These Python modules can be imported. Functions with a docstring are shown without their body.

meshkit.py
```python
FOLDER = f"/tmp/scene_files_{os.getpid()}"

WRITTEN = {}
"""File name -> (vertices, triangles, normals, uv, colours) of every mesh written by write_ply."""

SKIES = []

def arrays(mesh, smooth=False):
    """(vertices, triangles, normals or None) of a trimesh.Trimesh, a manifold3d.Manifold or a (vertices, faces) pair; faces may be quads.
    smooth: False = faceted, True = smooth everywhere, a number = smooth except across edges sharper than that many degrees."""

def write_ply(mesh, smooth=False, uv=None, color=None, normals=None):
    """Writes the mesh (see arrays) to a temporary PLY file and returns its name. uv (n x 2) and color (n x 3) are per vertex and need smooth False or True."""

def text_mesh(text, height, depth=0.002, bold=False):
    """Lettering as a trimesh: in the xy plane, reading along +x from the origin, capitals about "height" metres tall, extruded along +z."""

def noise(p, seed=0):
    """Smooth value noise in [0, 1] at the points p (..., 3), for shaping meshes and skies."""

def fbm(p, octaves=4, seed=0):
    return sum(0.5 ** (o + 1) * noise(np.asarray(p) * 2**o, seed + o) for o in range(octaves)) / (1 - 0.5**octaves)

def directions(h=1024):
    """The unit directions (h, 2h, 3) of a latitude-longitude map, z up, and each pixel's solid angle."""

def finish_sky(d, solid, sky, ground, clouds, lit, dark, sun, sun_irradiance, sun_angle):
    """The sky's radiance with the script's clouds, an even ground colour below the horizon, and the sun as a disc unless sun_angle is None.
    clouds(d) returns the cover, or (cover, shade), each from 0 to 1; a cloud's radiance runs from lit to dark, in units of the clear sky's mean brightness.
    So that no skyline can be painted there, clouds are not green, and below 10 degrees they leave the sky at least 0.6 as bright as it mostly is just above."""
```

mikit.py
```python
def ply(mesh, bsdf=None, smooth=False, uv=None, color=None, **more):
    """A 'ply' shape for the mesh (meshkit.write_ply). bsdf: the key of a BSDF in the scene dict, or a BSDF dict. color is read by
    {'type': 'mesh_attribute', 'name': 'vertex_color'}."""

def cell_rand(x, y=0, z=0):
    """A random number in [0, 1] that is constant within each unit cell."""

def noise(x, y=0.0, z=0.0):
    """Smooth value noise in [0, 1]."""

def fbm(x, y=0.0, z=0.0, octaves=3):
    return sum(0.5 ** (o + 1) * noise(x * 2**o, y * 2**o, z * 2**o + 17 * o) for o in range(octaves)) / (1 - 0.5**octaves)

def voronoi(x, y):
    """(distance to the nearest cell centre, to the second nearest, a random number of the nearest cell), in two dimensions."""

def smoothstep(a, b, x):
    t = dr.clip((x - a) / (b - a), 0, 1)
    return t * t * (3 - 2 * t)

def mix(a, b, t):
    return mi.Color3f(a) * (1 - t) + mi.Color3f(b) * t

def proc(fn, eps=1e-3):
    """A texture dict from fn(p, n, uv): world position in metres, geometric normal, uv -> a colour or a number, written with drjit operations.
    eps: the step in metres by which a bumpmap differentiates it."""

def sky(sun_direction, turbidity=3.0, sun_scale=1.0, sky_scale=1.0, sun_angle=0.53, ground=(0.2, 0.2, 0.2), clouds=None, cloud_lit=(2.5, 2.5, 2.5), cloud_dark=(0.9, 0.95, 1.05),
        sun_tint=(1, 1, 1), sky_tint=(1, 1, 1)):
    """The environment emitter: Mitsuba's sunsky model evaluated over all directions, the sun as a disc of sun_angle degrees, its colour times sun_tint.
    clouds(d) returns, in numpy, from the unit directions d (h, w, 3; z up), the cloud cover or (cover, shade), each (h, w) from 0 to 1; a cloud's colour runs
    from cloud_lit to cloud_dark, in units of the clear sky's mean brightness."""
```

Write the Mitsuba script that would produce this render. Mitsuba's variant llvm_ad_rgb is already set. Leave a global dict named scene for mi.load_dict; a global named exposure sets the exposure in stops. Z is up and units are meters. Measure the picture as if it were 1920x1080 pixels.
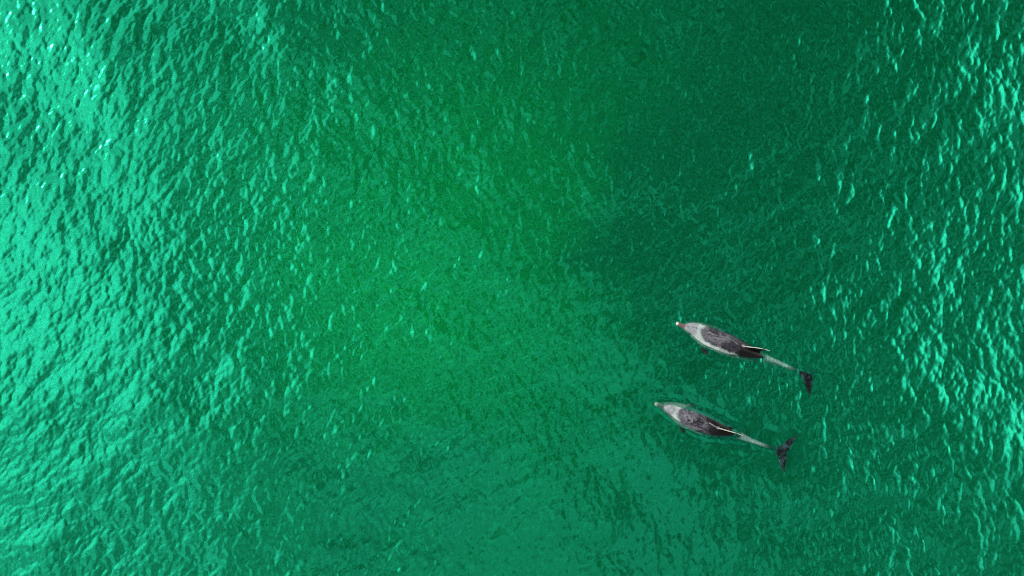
import math
import drjit as dr
from scipy.spatial import cKDTree
from scipy.interpolate import PchipInterpolator, CubicSpline
import numpy as np, trimesh, manifold3d as m3, mitsuba as mi, mikit, meshkit

scene, labels = {}, {}
T = mi.ScalarTransform4f

# ---------------------------------------------------------------- camera, sky, exposure
CAM_H = 15.0                       # a drone looking straight down
HALF = 10.0                        # metres of water left and right of the picture's middle
scene['camera'] = {'type': 'perspective', 'fov': 2 * math.degrees(math.atan(HALF / CAM_H)), 'fov_axis': 'x',
                   'near_clip': 0.1, 'far_clip': 20000.0,
                   'to_world': T().look_at(origin=[0, 0, CAM_H], target=[0, 0, 0], up=[0, 1, 0])}
SUN = np.array([-1.45, 0.68, 1.0])


def clouds(d):
    """Broken cumulus: a large bank to the west, clear sky north-east of the zenith, another bank in the east."""
    z = np.maximum(d[..., 2], 0.12)
    x, y = d[..., 0] / z, d[..., 1] / z
    p = np.stack([x, y, 0 * x], -1)
    w = meshkit.fbm(p * 1.7 + 3.1, 4, 5) - 0.5
    w2 = meshkit.fbm(p * 1.7 + 9.7, 4, 6) - 0.5
    xx, yy = x + 0.30 * w, y + 0.30 * w2
    fine = meshkit.fbm(p * 5 + 1.3, 5, 8) - 0.5
    S = lambda a, b, v: (lambda t: t * t * (3 - 2 * t))(np.clip((v - a) / (b - a), 0, 1))
    soft = meshkit.fbm(p * 2.6 + 7.7, 4, 15) - 0.5
    flakes = S(-0.12, 0.16, meshkit.fbm(p * 6.5 + 2.2, 4, 21) - 0.5)                                 # small cloudlets
    wisps = S(-0.08, 0.17, meshkit.fbm(np.stack([x * 5 + 2 * y, y * 11 - 4 * x, 0 * x], -1) + 4.4, 4, 27) - 0.5)  # streaks of high cirrus
    edge = S(0.11, -0.13, xx + 0.36 + 0.14 * yy + 0.16 * fine)
    south_west = S(0.05, -0.25, yy)
    core = S(-0.46, -0.66, xx) * S(0.45, 0.10, np.abs(yy - 0.02))
    bank = edge * (0.57 - 0.24 * south_west + 0.45 * soft + 0.4 * fine + core * (0.26 + 0.10 * flakes) + (0.06 + 0.16 * south_west) * (flakes - 0.5))
    veil = 0.135 * S(0.55, -0.45, xx + 0.6 * yy) * (1 + 1.2 * soft) * (0.05 + 1.6 * flakes)         # a sheet thinning to the north-east
    veil *= 1 - 0.45 * S(-0.08, -0.38, yy)
    veil *= 1 - 0.75 * S(-0.17, -0.32, xx) * S(-0.16, 0.02, yy)                                      # the gap beside the bank
    haze = 0.05 * flakes * S(0.12, -0.22, yy + 0.5 * fine) + 0.17 * wisps
    east = S(0.48, 1.20, xx - 0.30 * np.abs(yy + 0.05) + 0.55 * fine + 0.35 * soft) ** 1.6 * (1 - 0.6 * S(-0.08, -0.36, yy))
    cover = np.maximum(bank, veil + haze + east)
    shade = np.clip(0.2 + 0.8 * fine - 0.4 * east, 0, 1)
    return cover, shade


scene['sky'] = mikit.sky(SUN.tolist(), turbidity=3.0, clouds=clouds, sun_scale=0.5, sky_scale=0.5, sky_tint=(0.85, 0.95, 0.65), sun_tint=(0.94, 1.0, 1.04), cloud_lit=(38, 38, 36), cloud_dark=(21, 21.5, 21))
exposure = 2.7

# ---------------------------------------------------------------- materials
scene['water_medium'] = {'type': 'homogeneous', 'sigma_t': 1.0,
                         'albedo': {'type': 'rgb', 'value': [0.001, 0.24, 0.032]}}
scene['mat_water'] = {'type': 'blendbsdf', 'weight': 0.45,
                      'first': {'type': 'null'},
                      'second': {'type': 'roughplastic', 'distribution': 'ggx', 'alpha': 0.02, 'int_ior': 2.8,
                                 'diffuse_reflectance': {'type': 'rgb', 'value': [0, 0, 0]},
                                 'specular_reflectance': {'type': 'rgb', 'value': [0.03, 1.0, 0.62]}}}
def seabed_colour(p, n, uv):
    """Sand under a green film of algae, with dark weed meadows on it."""
    big = mikit.fbm(p.x * 0.16 + 4.3, p.y * 0.11 + 1.9, 0.0, 3)
    weed = mikit.smoothstep(-0.06, 0.20, big - 0.49 + 0.055 * (p.x - 1.5) * mikit.smoothstep(-9.0, 9.0, p.x) + 0.05 * mikit.smoothstep(-0.5, -5.0, p.y) - 0.16 * mikit.smoothstep(7.5, 1.5, dr.abs(p.x + 1.6)) * mikit.smoothstep(-4.5, -1.0, p.y) + 0.25 * (mikit.fbm(p.x * 1.7, p.y * 1.7, 3.0, 3) - 0.5))
    grain = 0.75 + 0.5 * mikit.fbm(p.x * 6, p.y * 6, 5.0, 3)
    return mikit.mix(mi.Color3f(0.004, 0.78, 0.09) * grain, mi.Color3f(0.003, 0.26, 0.035) * grain, weed)


scene['mat_seabed'] = {'type': 'diffuse', 'reflectance': mikit.proc(seabed_colour)}
scene['mat_skin'] = {'type': 'principled', 'base_color': {'type': 'mesh_attribute', 'name': 'vertex_color'},
                     'roughness': 0.24, 'specular': 0.07}
scene['mat_eye'] = {'type': 'principled', 'base_color': {'type': 'rgb', 'value': [0.012, 0.011, 0.012]}, 'roughness': 0.12}
scene['mat_blowhole'] = {'type': 'principled', 'base_color': {'type': 'rgb', 'value': [0.015, 0.013, 0.015]}, 'roughness': 0.5}

# ---------------------------------------------------------------- where the dolphins swim
L = 2.46                                            # beak tip to the notch of the flukes


def pchip(xs, ys):
    return PchipInterpolator(np.array(xs, float), np.array(ys, float))


ST = [0, .008, .02, .045, .060, .075, .10, .14, .20, .30, .40, .50, .60, .70, .78, .86, .94, 1.0]
HW = pchip(ST, [.020, .034, .041, .047, .054, .068, .100, .138, .182, .224, .234, .216, .168, .110, .072, .053, .040, .030])
HT = pchip(ST, [.013, .023, .028, .034, .045, .075, .108, .135, .158, .186, .200, .196, .170, .132, .100, .074, .048, .022])
HB = pchip(ST, [.008, .016, .021, .027, .034, .050, .078, .115, .155, .205, .225, .210, .170, .122, .090, .064, .042, .020])


def spine(px, py, z):
    """The axis in the world from its course on the water (pixels of the picture, 96 to the metre) and its depths."""
    P = np.stack([(np.array(px) - 960) / 96, (540 - np.array(py)) / 96, np.array(z)], -1)
    d = np.concatenate([[0], np.cumsum(np.linalg.norm(np.diff(P, axis=0), axis=1))])
    return CubicSpline(d / d[-1] * L, P, bc_type='natural'), d[-1] / L


zs_deep = [-.008, -.045, -.085, -.12, -.13, -.13, -.135, -.145, -.155, -.135, -.075, -.036]
zs = [-.008, -.05, -.095, -.13, -.14, -.14, -.14, -.14, -.13, -.10, -.06, -.034]
up_x, up_y = np.array([165, 250, 350, 500, 650, 800, 950, 1080, 1200, 1320, 1430, 1540]), np.array([150, 190, 215, 288, 345, 405, 470, 520, 565, 605, 650, 690])
lo_x, lo_y = np.array([165, 250, 350, 500, 650, 800, 950, 1080, 1200, 1320, 1430, 1490]), np.array([160, 190, 225, 295, 360, 420, 470, 510, 560, 605, 642, 662])
UPPER, LOWER = spine(1240 + up_x / 6, 580 + up_y / 6, zs_deep), spine(1200 + lo_x / 6, 730 + lo_y / 6, zs)
u_ = np.linspace(0, 1, 160)
SPINES = [np.concatenate([c(u_ * L), HW(u_)[:, None]], 1) for c, k in (UPPER, LOWER)]

# ---------------------------------------------------------------- the sea: one rippled sheet out to the horizon
rng = np.random.default_rng(12)
N, TILE = 2048, 34.0
kx = np.fft.fftfreq(N, TILE / N) * 2 * np.pi
KX, KY = np.meshgrid(kx, kx)                       # [iy, ix]
K = np.hypot(KX, KY)
K[0, 0] = 1
ANG = np.arctan2(KY, KX)


def system(angle, spread, lam, steep, lo, seed):
    """Height field of one wave train: travelling along angle (degrees), about lam metres long, rms slope steep."""
    r = np.random.default_rng(seed)
    k0 = 2 * np.pi / lam
    c = np.cos(ANG - math.radians(angle))
    D = np.maximum(c, 0) ** spread
    S = K ** -3.7 * np.exp(-1.1 * (k0 / K) ** 2) * np.exp(-(K * lo) ** 2) * D
    A = np.sqrt(S) * (r.normal(size=K.shape) + 1j * r.normal(size=K.shape))
    A[0, 0] = 0
    sx, sy = np.fft.ifft2(1j * KX * A).real, np.fft.ifft2(1j * KY * A).real
    return A * steep / math.sqrt((sx ** 2 + sy ** 2).mean())


TRAINS = [system(4, 4, 0.55, 0.070, 0.012, 9), system(-36, 4, 0.44, 0.092, 0.012, 1), system(20, 4, 0.40, 0.090, 0.012, 2),
          system(-5, 2, 0.22, 0.042, 0.010, 4) + system(-50, 3, 2.4, 0.040, 0.05, 3) + system(57, 6, 4.5, 0.030, 0.2, 6)]
FIELDS = [[np.fft.ifft2(A).real, -np.fft.ifft2(1j * KX / K * A).real, -np.fft.ifft2(1j * KY / K * A).real] for A in TRAINS]


def axis(half, step):
    inner = np.arange(-half, half + step / 2, step)
    out, s, x = [], step, half
    while x < 2500:
        s = s * 1.13
        x += s
        out.append(x)
    out = np.array(out)
    return np.concatenate([-out[::-1], inner, out])


gx, gy = axis(11.6, 0.0215), axis(7.0, 0.0215)
X, Y = np.meshgrid(gx, gy)
step = np.maximum(*np.meshgrid(np.gradient(gx), np.gradient(gy)))
fade = np.clip((0.35 - step) / 0.3, 0, 1)
ix, iy = (X / TILE * N) % N, (Y / TILE * N) % N


def at(f):
    x0, y0 = np.floor(ix).astype(int), np.floor(iy).astype(int)
    tx, ty = ix - x0, iy - y0
    x0, y0 = x0 % N, y0 % N
    x1, y1 = (x0 + 1) % N, (y0 + 1) % N
    return ((f[y0, x0] * (1 - tx) + f[y0, x1] * tx) * (1 - ty) + (f[y1, x0] * (1 - tx) + f[y1, x1] * tx) * ty)


def patches(scale, seed):
    return meshkit.fbm(np.stack([X * scale, Y * scale, 0 * X], -1), 3, seed)


# each train has its own wind patches; the first is the stronger one to the south-west
lean = np.clip(0.5 + 0.03 * (-X - Y) + 1.6 * (patches(0.16, 40) - 0.5), 0.12, 0.88)
AMPS = [fade * np.clip((X - 2) / 5 + patches(0.2, 37) - 0.5, 0, 1) * (0.5 + 1.0 * patches(0.35, 38)), fade * np.sqrt(lean) * (0.6 + 0.8 * patches(0.25, 31)), fade * np.sqrt(1 - lean) * (0.6 + 0.8 * patches(0.25, 32)), fade * (0.5 + 1.0 * patches(0.3, 33))]
CHOP = 1.2
calm = np.ones_like(X)                                                                # the smooth slick over a moving body and its flukes
for pts in SPINES:
    near = (np.abs(X - pts[:, 0].mean()) < 3) & (np.abs(Y - pts[:, 1].mean()) < 2.5)
    tail = pts[-1, :2] + (pts[-1, :2] - pts[-9, :2]) / np.linalg.norm(pts[-1, :2] - pts[-9, :2]) * 0.22
    q = np.stack([X[near], Y[near]], -1)
    d = np.maximum(cKDTree(pts[:, :2]).query(q)[0] - 0.2, 0)
    calm[near] = 1 - np.maximum(0.55 * np.exp(-(d / 0.25) ** 2), 0.70 * np.exp(-(np.linalg.norm(q - tail, axis=1) / 0.48) ** 4))
AMPS = [a * calm for a in AMPS]
hz, hx, hy = (sum(a * at(f[j]) for a, f in zip(AMPS, FIELDS)) for j in range(3))
for pts in SPINES:                                                                    # low ripples that the swimming bodies push aside
    near = (np.abs(X - pts[:, 0].mean()) < 3) & (np.abs(Y - pts[:, 1].mean()) < 2.2)
    q = np.stack([X[near], Y[near]], -1)
    dist, k = cKDTree(pts[:, :2]).query(q)
    d = dist - pts[k, 3]
    push = np.interp(k / len(pts), [0, .08, .5, .8, 1], [.9, 1, .6, .4, .7]) * (0.4 + 1.2 * meshkit.noise(np.stack([q[:, 0] * 3, q[:, 1] * 3, 0 * d], -1), 5))
    hz[near] += 0.0040 * push * np.cos(2 * np.pi * d / 0.19) * np.exp(-np.maximum(d, 0) / 0.28) * (d > -0.3)
V = np.stack([X + CHOP * hx, Y + CHOP * hy, hz], -1).reshape(-1, 3)
nx, ny = len(gx), len(gy)
i = np.arange(nx * ny).reshape(ny, nx)
F = np.stack([i[:-1, :-1], i[:-1, 1:], i[1:, 1:], i[1:, :-1]], -1).reshape(-1, 4)
scene['water'] = mikit.ply((V, F), 'mat_water', smooth=True, interior={'type': 'ref', 'id': 'water_medium'})
labels['water'] = {'label': 'rippled emerald green sea water filling the whole picture', 'kind': 'structure'}

bx, by = axis(14, 0.35), axis(9, 0.35)
BX, BY = np.meshgrid(bx, by)
bar = np.exp(-np.abs((BX + 1.8) / 5.6) ** 2.6 - np.abs((BY - 0.4) / 6.6) ** 2.6)                       # a sandbar west of the dolphins
bv = np.stack([BX, BY, -1.75 + 1.04 * bar + 0.3 * (meshkit.fbm(np.stack([BX * 0.3, BY * 0.3, 0 * BX], -1), 3, 2) - 0.5)], -1).reshape(-1, 3)
i = np.arange(len(bx) * len(by)).reshape(len(by), len(bx))
scene['seabed'] = mikit.ply((bv, np.stack([i[:-1, :-1], i[:-1, 1:], i[1:, 1:], i[1:, :-1]], -1).reshape(-1, 4)), 'mat_seabed', smooth=True)
labels['seabed'] = {'label': 'green algae covered sand and dark weed dimly showing through the green water', 'kind': 'structure'}

# ---------------------------------------------------------------- dolphins
def closed_rings(rings):
    """A watertight mesh from rings (S, M, 3), with a fan at both ends."""
    S, M, _ = rings.shape
    v = np.vstack([rings.reshape(-1, 3), rings[0].mean(0), rings[-1].mean(0)])
    f = []
    for s in range(S - 1):
        a, b = s * M + np.arange(M), s * M + (np.arange(M) + 1) % M
        f += [np.stack([a, b, b + M], 1), np.stack([a, b + M, a + M], 1)]
    a, b = np.arange(M), (np.arange(M) + 1) % M
    f += [np.stack([b, a, a * 0 + S * M], 1), np.stack([a + (S - 1) * M, b + (S - 1) * M, a * 0 + S * M + 1], 1)]
    m = trimesh.Trimesh(v, np.vstack(f), process=False)
    if m.volume < 0:
        m.invert()
    return m


def manifold(m):
    return m3.Manifold(m3.Mesh(np.array(m.vertices, np.float32), np.array(m.faces, np.uint32)))


def trunk():
    s = np.concatenate([np.linspace(0, .09, 40)[:-1], np.linspace(.09, 1, 200)])
    th = np.linspace(0, 2 * np.pi, 72, endpoint=False)
    c, n = np.cos(th), np.sin(th)
    e = 0.92
    cx, cz = np.sign(c) * np.abs(c) ** e, np.sign(n) * np.abs(n) ** e
    w, t, b = HW(s)[:, None], HT(s)[:, None], HB(s)[:, None]
    rings = np.stack([np.broadcast_to(s[:, None] * L, (len(s), 72)), w * cx, np.where(cz > 0, t, b) * cz], -1)
    return closed_rings(rings)


def fin(lead, trail, normal, thick, secs=26, pts=20):
    """A foil between a leading and a trailing edge (control points), thick metres at its root, thinning to the tip."""
    k = np.linspace(0, 1, len(lead))
    q = np.linspace(0, 1, secs)
    lead = np.stack([pchip(k, np.array(lead)[:, j])(q) for j in range(3)], -1)
    trail = np.stack([pchip(k, np.array(trail)[:, j])(q) for j in range(3)], -1)
    u = np.concatenate([np.linspace(0, 1, pts), np.linspace(1, 0, pts)[1:-1]])
    side = np.concatenate([np.ones(pts), -np.ones(pts - 2)])
    prof = 1.48 * np.sqrt(u) * (1 - u) + 0.02 * (1 - u) + 0.06
    prof = prof * side
    prof[0], prof[pts - 1] = 0, 0
    th = thick * (1 - 0.80 * q)
    rings = lead[:, None] + (trail - lead)[:, None] * u[None, :, None] + th[:, None, None] * prof[None, :, None] * np.asarray(normal, float)
    return closed_rings(rings)


def turn(v, about, deg):
    """Rotate points about a line through "about" along the body axis."""
    a = math.radians(deg)
    r = v - about
    return np.stack([r[:, 0], r[:, 1] * math.cos(a) - r[:, 2] * math.sin(a), r[:, 1] * math.sin(a) + r[:, 2] * math.cos(a)], -1) + about


def dolphin_mesh(fluke_bend=(0, 0), flipper_down=(30, 30)):
    """(vertices, faces, part index) in body coordinates: s from beak to tail, a to the animal's left, h up."""
    bits = [trunk()]
    dz = 0.17
    bits.append(fin([(1.27, 0, dz - .03), (1.36, 0, dz + .05), (1.49, 0, dz + .15), (1.62, 0, dz + .22), (1.73, 0, dz + .235)],
                    [(1.70, 0, dz - .06), (1.64, 0, dz + .03), (1.63, 0, dz + .10), (1.68, 0, dz + .175), (1.745, 0, dz + .222)], (0, 1, 0), .030))
    for sg, bend in ((1, fluke_bend[0]), (-1, fluke_bend[1])):
        m = fin([(2.36, -sg * .012, 0), (2.50, sg * .05, 0), (2.62, sg * .15, 0), (2.70, sg * .26, 0), (2.80, sg * .365, 0)],
                [(2.71, -sg * .012, 0), (2.76, sg * .05, 0), (2.785, sg * .15, 0), (2.80, sg * .26, 0), (2.83, sg * .36, 0)], (0, 0, 1), .026)
        m.vertices = turn(m.vertices, np.zeros(3), sg * bend)
        bits.append(m)
    for sg, down in ((1, flipper_down[0]), (-1, flipper_down[1])):
        m = fin([(.47, sg * .07, -.06), (.53, sg * .17, -.07), (.585, sg * .255, -.07), (.655, sg * .36, -.07), (.72, sg * .425, -.07)],
                [(.66, sg * .07, -.06), (.665, sg * .17, -.07), (.72, sg * .255, -.07), (.75, sg * .35, -.07), (.745, sg * .42, -.07)], (0, 0, 1), .022)
        m.vertices = turn(m.vertices, np.array([0, sg * .10, -.06]), -sg * down)
        bits.append(m)
    body = manifold(bits[0])
    for b in bits[1:]:
        if b.volume < 0:
            b.invert()
        body = body + manifold(b)
    body = body.refine_to_length(0.011)
    mm = body.to_mesh()
    m = trimesh.Trimesh(np.array(mm.vert_properties[:, :3], float), np.array(mm.tri_verts), process=True)
    m = max(m.split(only_watertight=False), key=lambda q: len(q.faces))
    trimesh.smoothing.filter_taubin(m, 0.45, 0.46, 4)
    return np.array(m.vertices), np.array(m.faces)


def skin(v, seed, scars, cape_edge, tone):
    """Colour of the skin at body coordinates: pale head and flanks, dark cape, black saddle, pale tail stock with a painted highlight, dark flukes."""
    s, a, h = v.T
    u = s / L
    S = lambda x0, x1, x: (lambda t: t * t * (3 - 2 * t))(np.clip((x - x0) / (x1 - x0), 0, 1))
    n1 = meshkit.fbm(v * 9 + seed, 4, seed) - 0.5
    n2 = meshkit.fbm(v * 34 + seed, 4, seed + 9) - 0.5
    n3 = meshkit.fbm(v * np.array([14, 60, 60]) + seed, 3, seed + 3) - 0.5
    q = np.clip(u, 0, 1)
    top = np.where(h > 0, h / HT(q), h / HB(q))
    side = np.abs(a) / HW(q)
    ang = np.degrees(np.arctan2(side, top))                       # 0 on the back, 90 at the flank, 180 below
    pale, cape, black = np.array([.185, .218, .226]), np.array([.0155, .0150, .0205]), np.array([.0015, .0015, .002])
    melon, pink, tip = np.array([.112, .122, .140]), np.array([.085, .048, .056]), np.array([.40, .37, .31])
    col = pale * (1 + 1.1 * n1 + 0.7 * n2)[:, None]

    def lay(c, w):
        nonlocal col
        w = np.clip(w, 0, 1)[:, None]
        col = col * (1 - w) + np.asarray(c) * w

    lay(melon[None] * (1 + 1.0 * n2 + 1.0 * n3)[:, None], S(.19, .14, u) * S(95, 60, ang))
    grey = tone * cape[None] * (1 + 1.4 * n1 + 1.7 * n2)[:, None]
    w_cape = S(.165, .215, u + .07 * n1 + .03 * n2 - .055 * (np.clip(ang, 0, 70) / 50) ** 2) * S(cape_edge + 9, cape_edge - 9, ang + 26 * n1 + 16 * n2) * S(.80, .70, u + .06 * n1)
    lay(grey, w_cape)
    lay(np.array([.050, .050, .064])[None] * (1 + 2.0 * n2 + .8 * n3)[:, None], w_cape * S(.02, .16, n1 + .4 * n3 + .16 * S(.55, .25, u)) * .85)
    lay(black[None] * (1 + 1.5 * n2)[:, None], S(.45, .58, u + .24 * n1 + .0016 * ang - .35 * a + .002 * (cape_edge - 55)) * S(.745, .71, u + .05 * n1) * S(105, 80, ang + 40 * n1))  # black saddle, drawn further forward on the right flank as painted shade
    lay(np.array([.045, .048, .05])[None] * (1 + 1.2 * n1)[:, None], S(.40, .55, u) * S(.75, .70, u) * S(60, 85, ang) * S(150, 110, ang) * (0.7 + n1))
    lay(np.array([.045, .075, .08])[None] * (1 + 1.6 * n1 + 1.2 * n2)[:, None], S(.69, .75, u + .05 * n1) * S(.99, .92, u))
    lay(np.array([.20, .28, .285])[None] * (1 + 1.0 * n1 + .8 * n2)[:, None], S(.70, .76, u + .08 * n1) * S(.97, .89, u + .06 * n1) * S(58, 30, ang + 55 * n1 + 25 * n2))  # pale tail stock; the cyan-white highlight along its top is painted in
    lay(np.array([.0045, .0105, .0125])[None] * np.clip(1 + 4.0 * n1 + 5.0 * n2, .1, 4)[:, None], S(.93, .985, u + .05 * n1))
    lay(pink[None] * (1 + n2)[:, None], S(.078, .062, u + .01 * n2) * S(120, 90, ang))
    lay(tip, S(.022, .012, u + .01 * n1))
    # eye patch, lip line and the crease behind the beak
    lay([.03, .027, .03], S(.020, .006, np.abs(u - .128)) * S(22, 8, np.abs(ang - 88)) * .8)
    lay([.035, .027, .03], S(.006, .002, np.abs(u - .064)) * S(110, 80, ang) * .7)
    # flippers
    fl = S(1.03, 1.14, side * S(.12, .18, u) * S(.40, .34, u))
    lay(np.array([.004, .005, .006])[None] * (1 + n2)[:, None], fl)
    # dorsal fin: black, its leading edge painted pale as a wet, sunlit highlight
    up = h - HT(q)
    f = S(.0, .03, up) * S(.50, .53, u)
    lay(black[None] * (1 + n2)[:, None], f)
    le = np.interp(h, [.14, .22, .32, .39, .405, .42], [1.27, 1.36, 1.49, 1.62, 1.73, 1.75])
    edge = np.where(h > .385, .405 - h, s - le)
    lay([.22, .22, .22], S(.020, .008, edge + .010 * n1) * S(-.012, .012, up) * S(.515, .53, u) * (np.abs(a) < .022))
    # scratches on the back
    for (s0, a0, s1, a1, w) in scars:
        p0, d = np.array([s0, a0]), np.array([s1 - s0, a1 - a0])
        rel = np.stack([s, a], 1) - p0
        t = np.clip(rel @ d / (d @ d), 0, 1)
        dist = np.linalg.norm(rel - t[:, None] * d, axis=1)
        lay([.13, .125, .13], S(w, w * .35, dist + .012 * n2 + .008 * n1) * (h > 0) * .85)
    return np.clip(col, .002, .8)


def warp(v, curve, scale, roll):
    C, k = curve
    s = v[:, 0]
    sc = np.clip(s, 0, L)
    P, D = C(sc), C(sc, 1)
    D /= np.linalg.norm(D, axis=1, keepdims=True)
    P = P + D * (s - sc)[:, None] * k
    left = np.cross(D, [0, 0, 1.0])                      # D points to the tail, so this is the animal's left
    left = -left / np.linalg.norm(left, axis=1, keepdims=True)
    left = -left
    up = np.cross(left, D)
    up *= np.sign(up[:, 2:])
    r = np.radians(np.interp(s, [0, L * .3, L * .7, L], roll))[:, None]
    l2, u2 = left * np.cos(r) + up * np.sin(r), up * np.cos(r) - left * np.sin(r)
    return P + l2 * v[:, 1:2] * scale + u2 * v[:, 2:3] * scale


def add_dolphin(key, curve, roll, scale, seed, scars, cape_edge, tone, label, **pose):
    v, f = dolphin_mesh(**pose)
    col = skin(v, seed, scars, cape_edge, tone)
    w = warp(v, curve, scale, roll)
    m = trimesh.Trimesh(w, f, process=False)
    if m.volume < 0:
        f = f[:, ::-1]
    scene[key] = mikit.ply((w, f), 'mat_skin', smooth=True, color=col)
    labels[key] = {'label': label, 'category': 'dolphin', 'group': 'dolphins swimming side by side'}

    def part(name, centre, radii):
        b = trimesh.creation.icosphere(2)
        b.vertices = warp(b.vertices * radii + centre, curve, scale, roll)
        return b
    q = .128
    for j, sg in enumerate((1, -1)):
        scene[key + '__eye' + ('' if j == 0 else '_001')] = mikit.ply(part('eye', np.array([q * L, sg * HW(q) * .985, -.012]), np.array([.014, .007, .009])), 'mat_eye', smooth=True)
    q = .150
    scene[key + '__blowhole'] = mikit.ply(part('blowhole', np.array([q * L, 0, HT(q) - .0035]), np.array([.007, .018, .006])), 'mat_blowhole', smooth=True)


add_dolphin('dolphin', UPPER, [8, 22, 24, 16], 1.0, 3,
            [(.62, -.02, .72, .01, .010), (.80, .05, .95, .04, .008), (1.05, -.03, 1.2, .02, .005)], 55, 1.0,
            'grey dolphin with pale flank, the upper of the two, its fluke tilted edge on',
            fluke_bend=(-16, -52), flipper_down=(-22, 14))
add_dolphin('dolphin_001', LOWER, [4, 10, 7, 0], 1.0, 7,
            [(.56, -.06, .64, .03, .010), (.60, .02, .66, .07, .009), (.66, -.02, .74, .05, .009), (.72, .04, .80, .07, .009), (.77, .00, .80, .09, .008), (1.12, -.03, 1.27, -.005, .012)], 66, 0.72,
            'darker scratched dolphin with widely spread tail fluke, the lower of the two',
            fluke_bend=(-3, -3), flipper_down=(-44, -58))
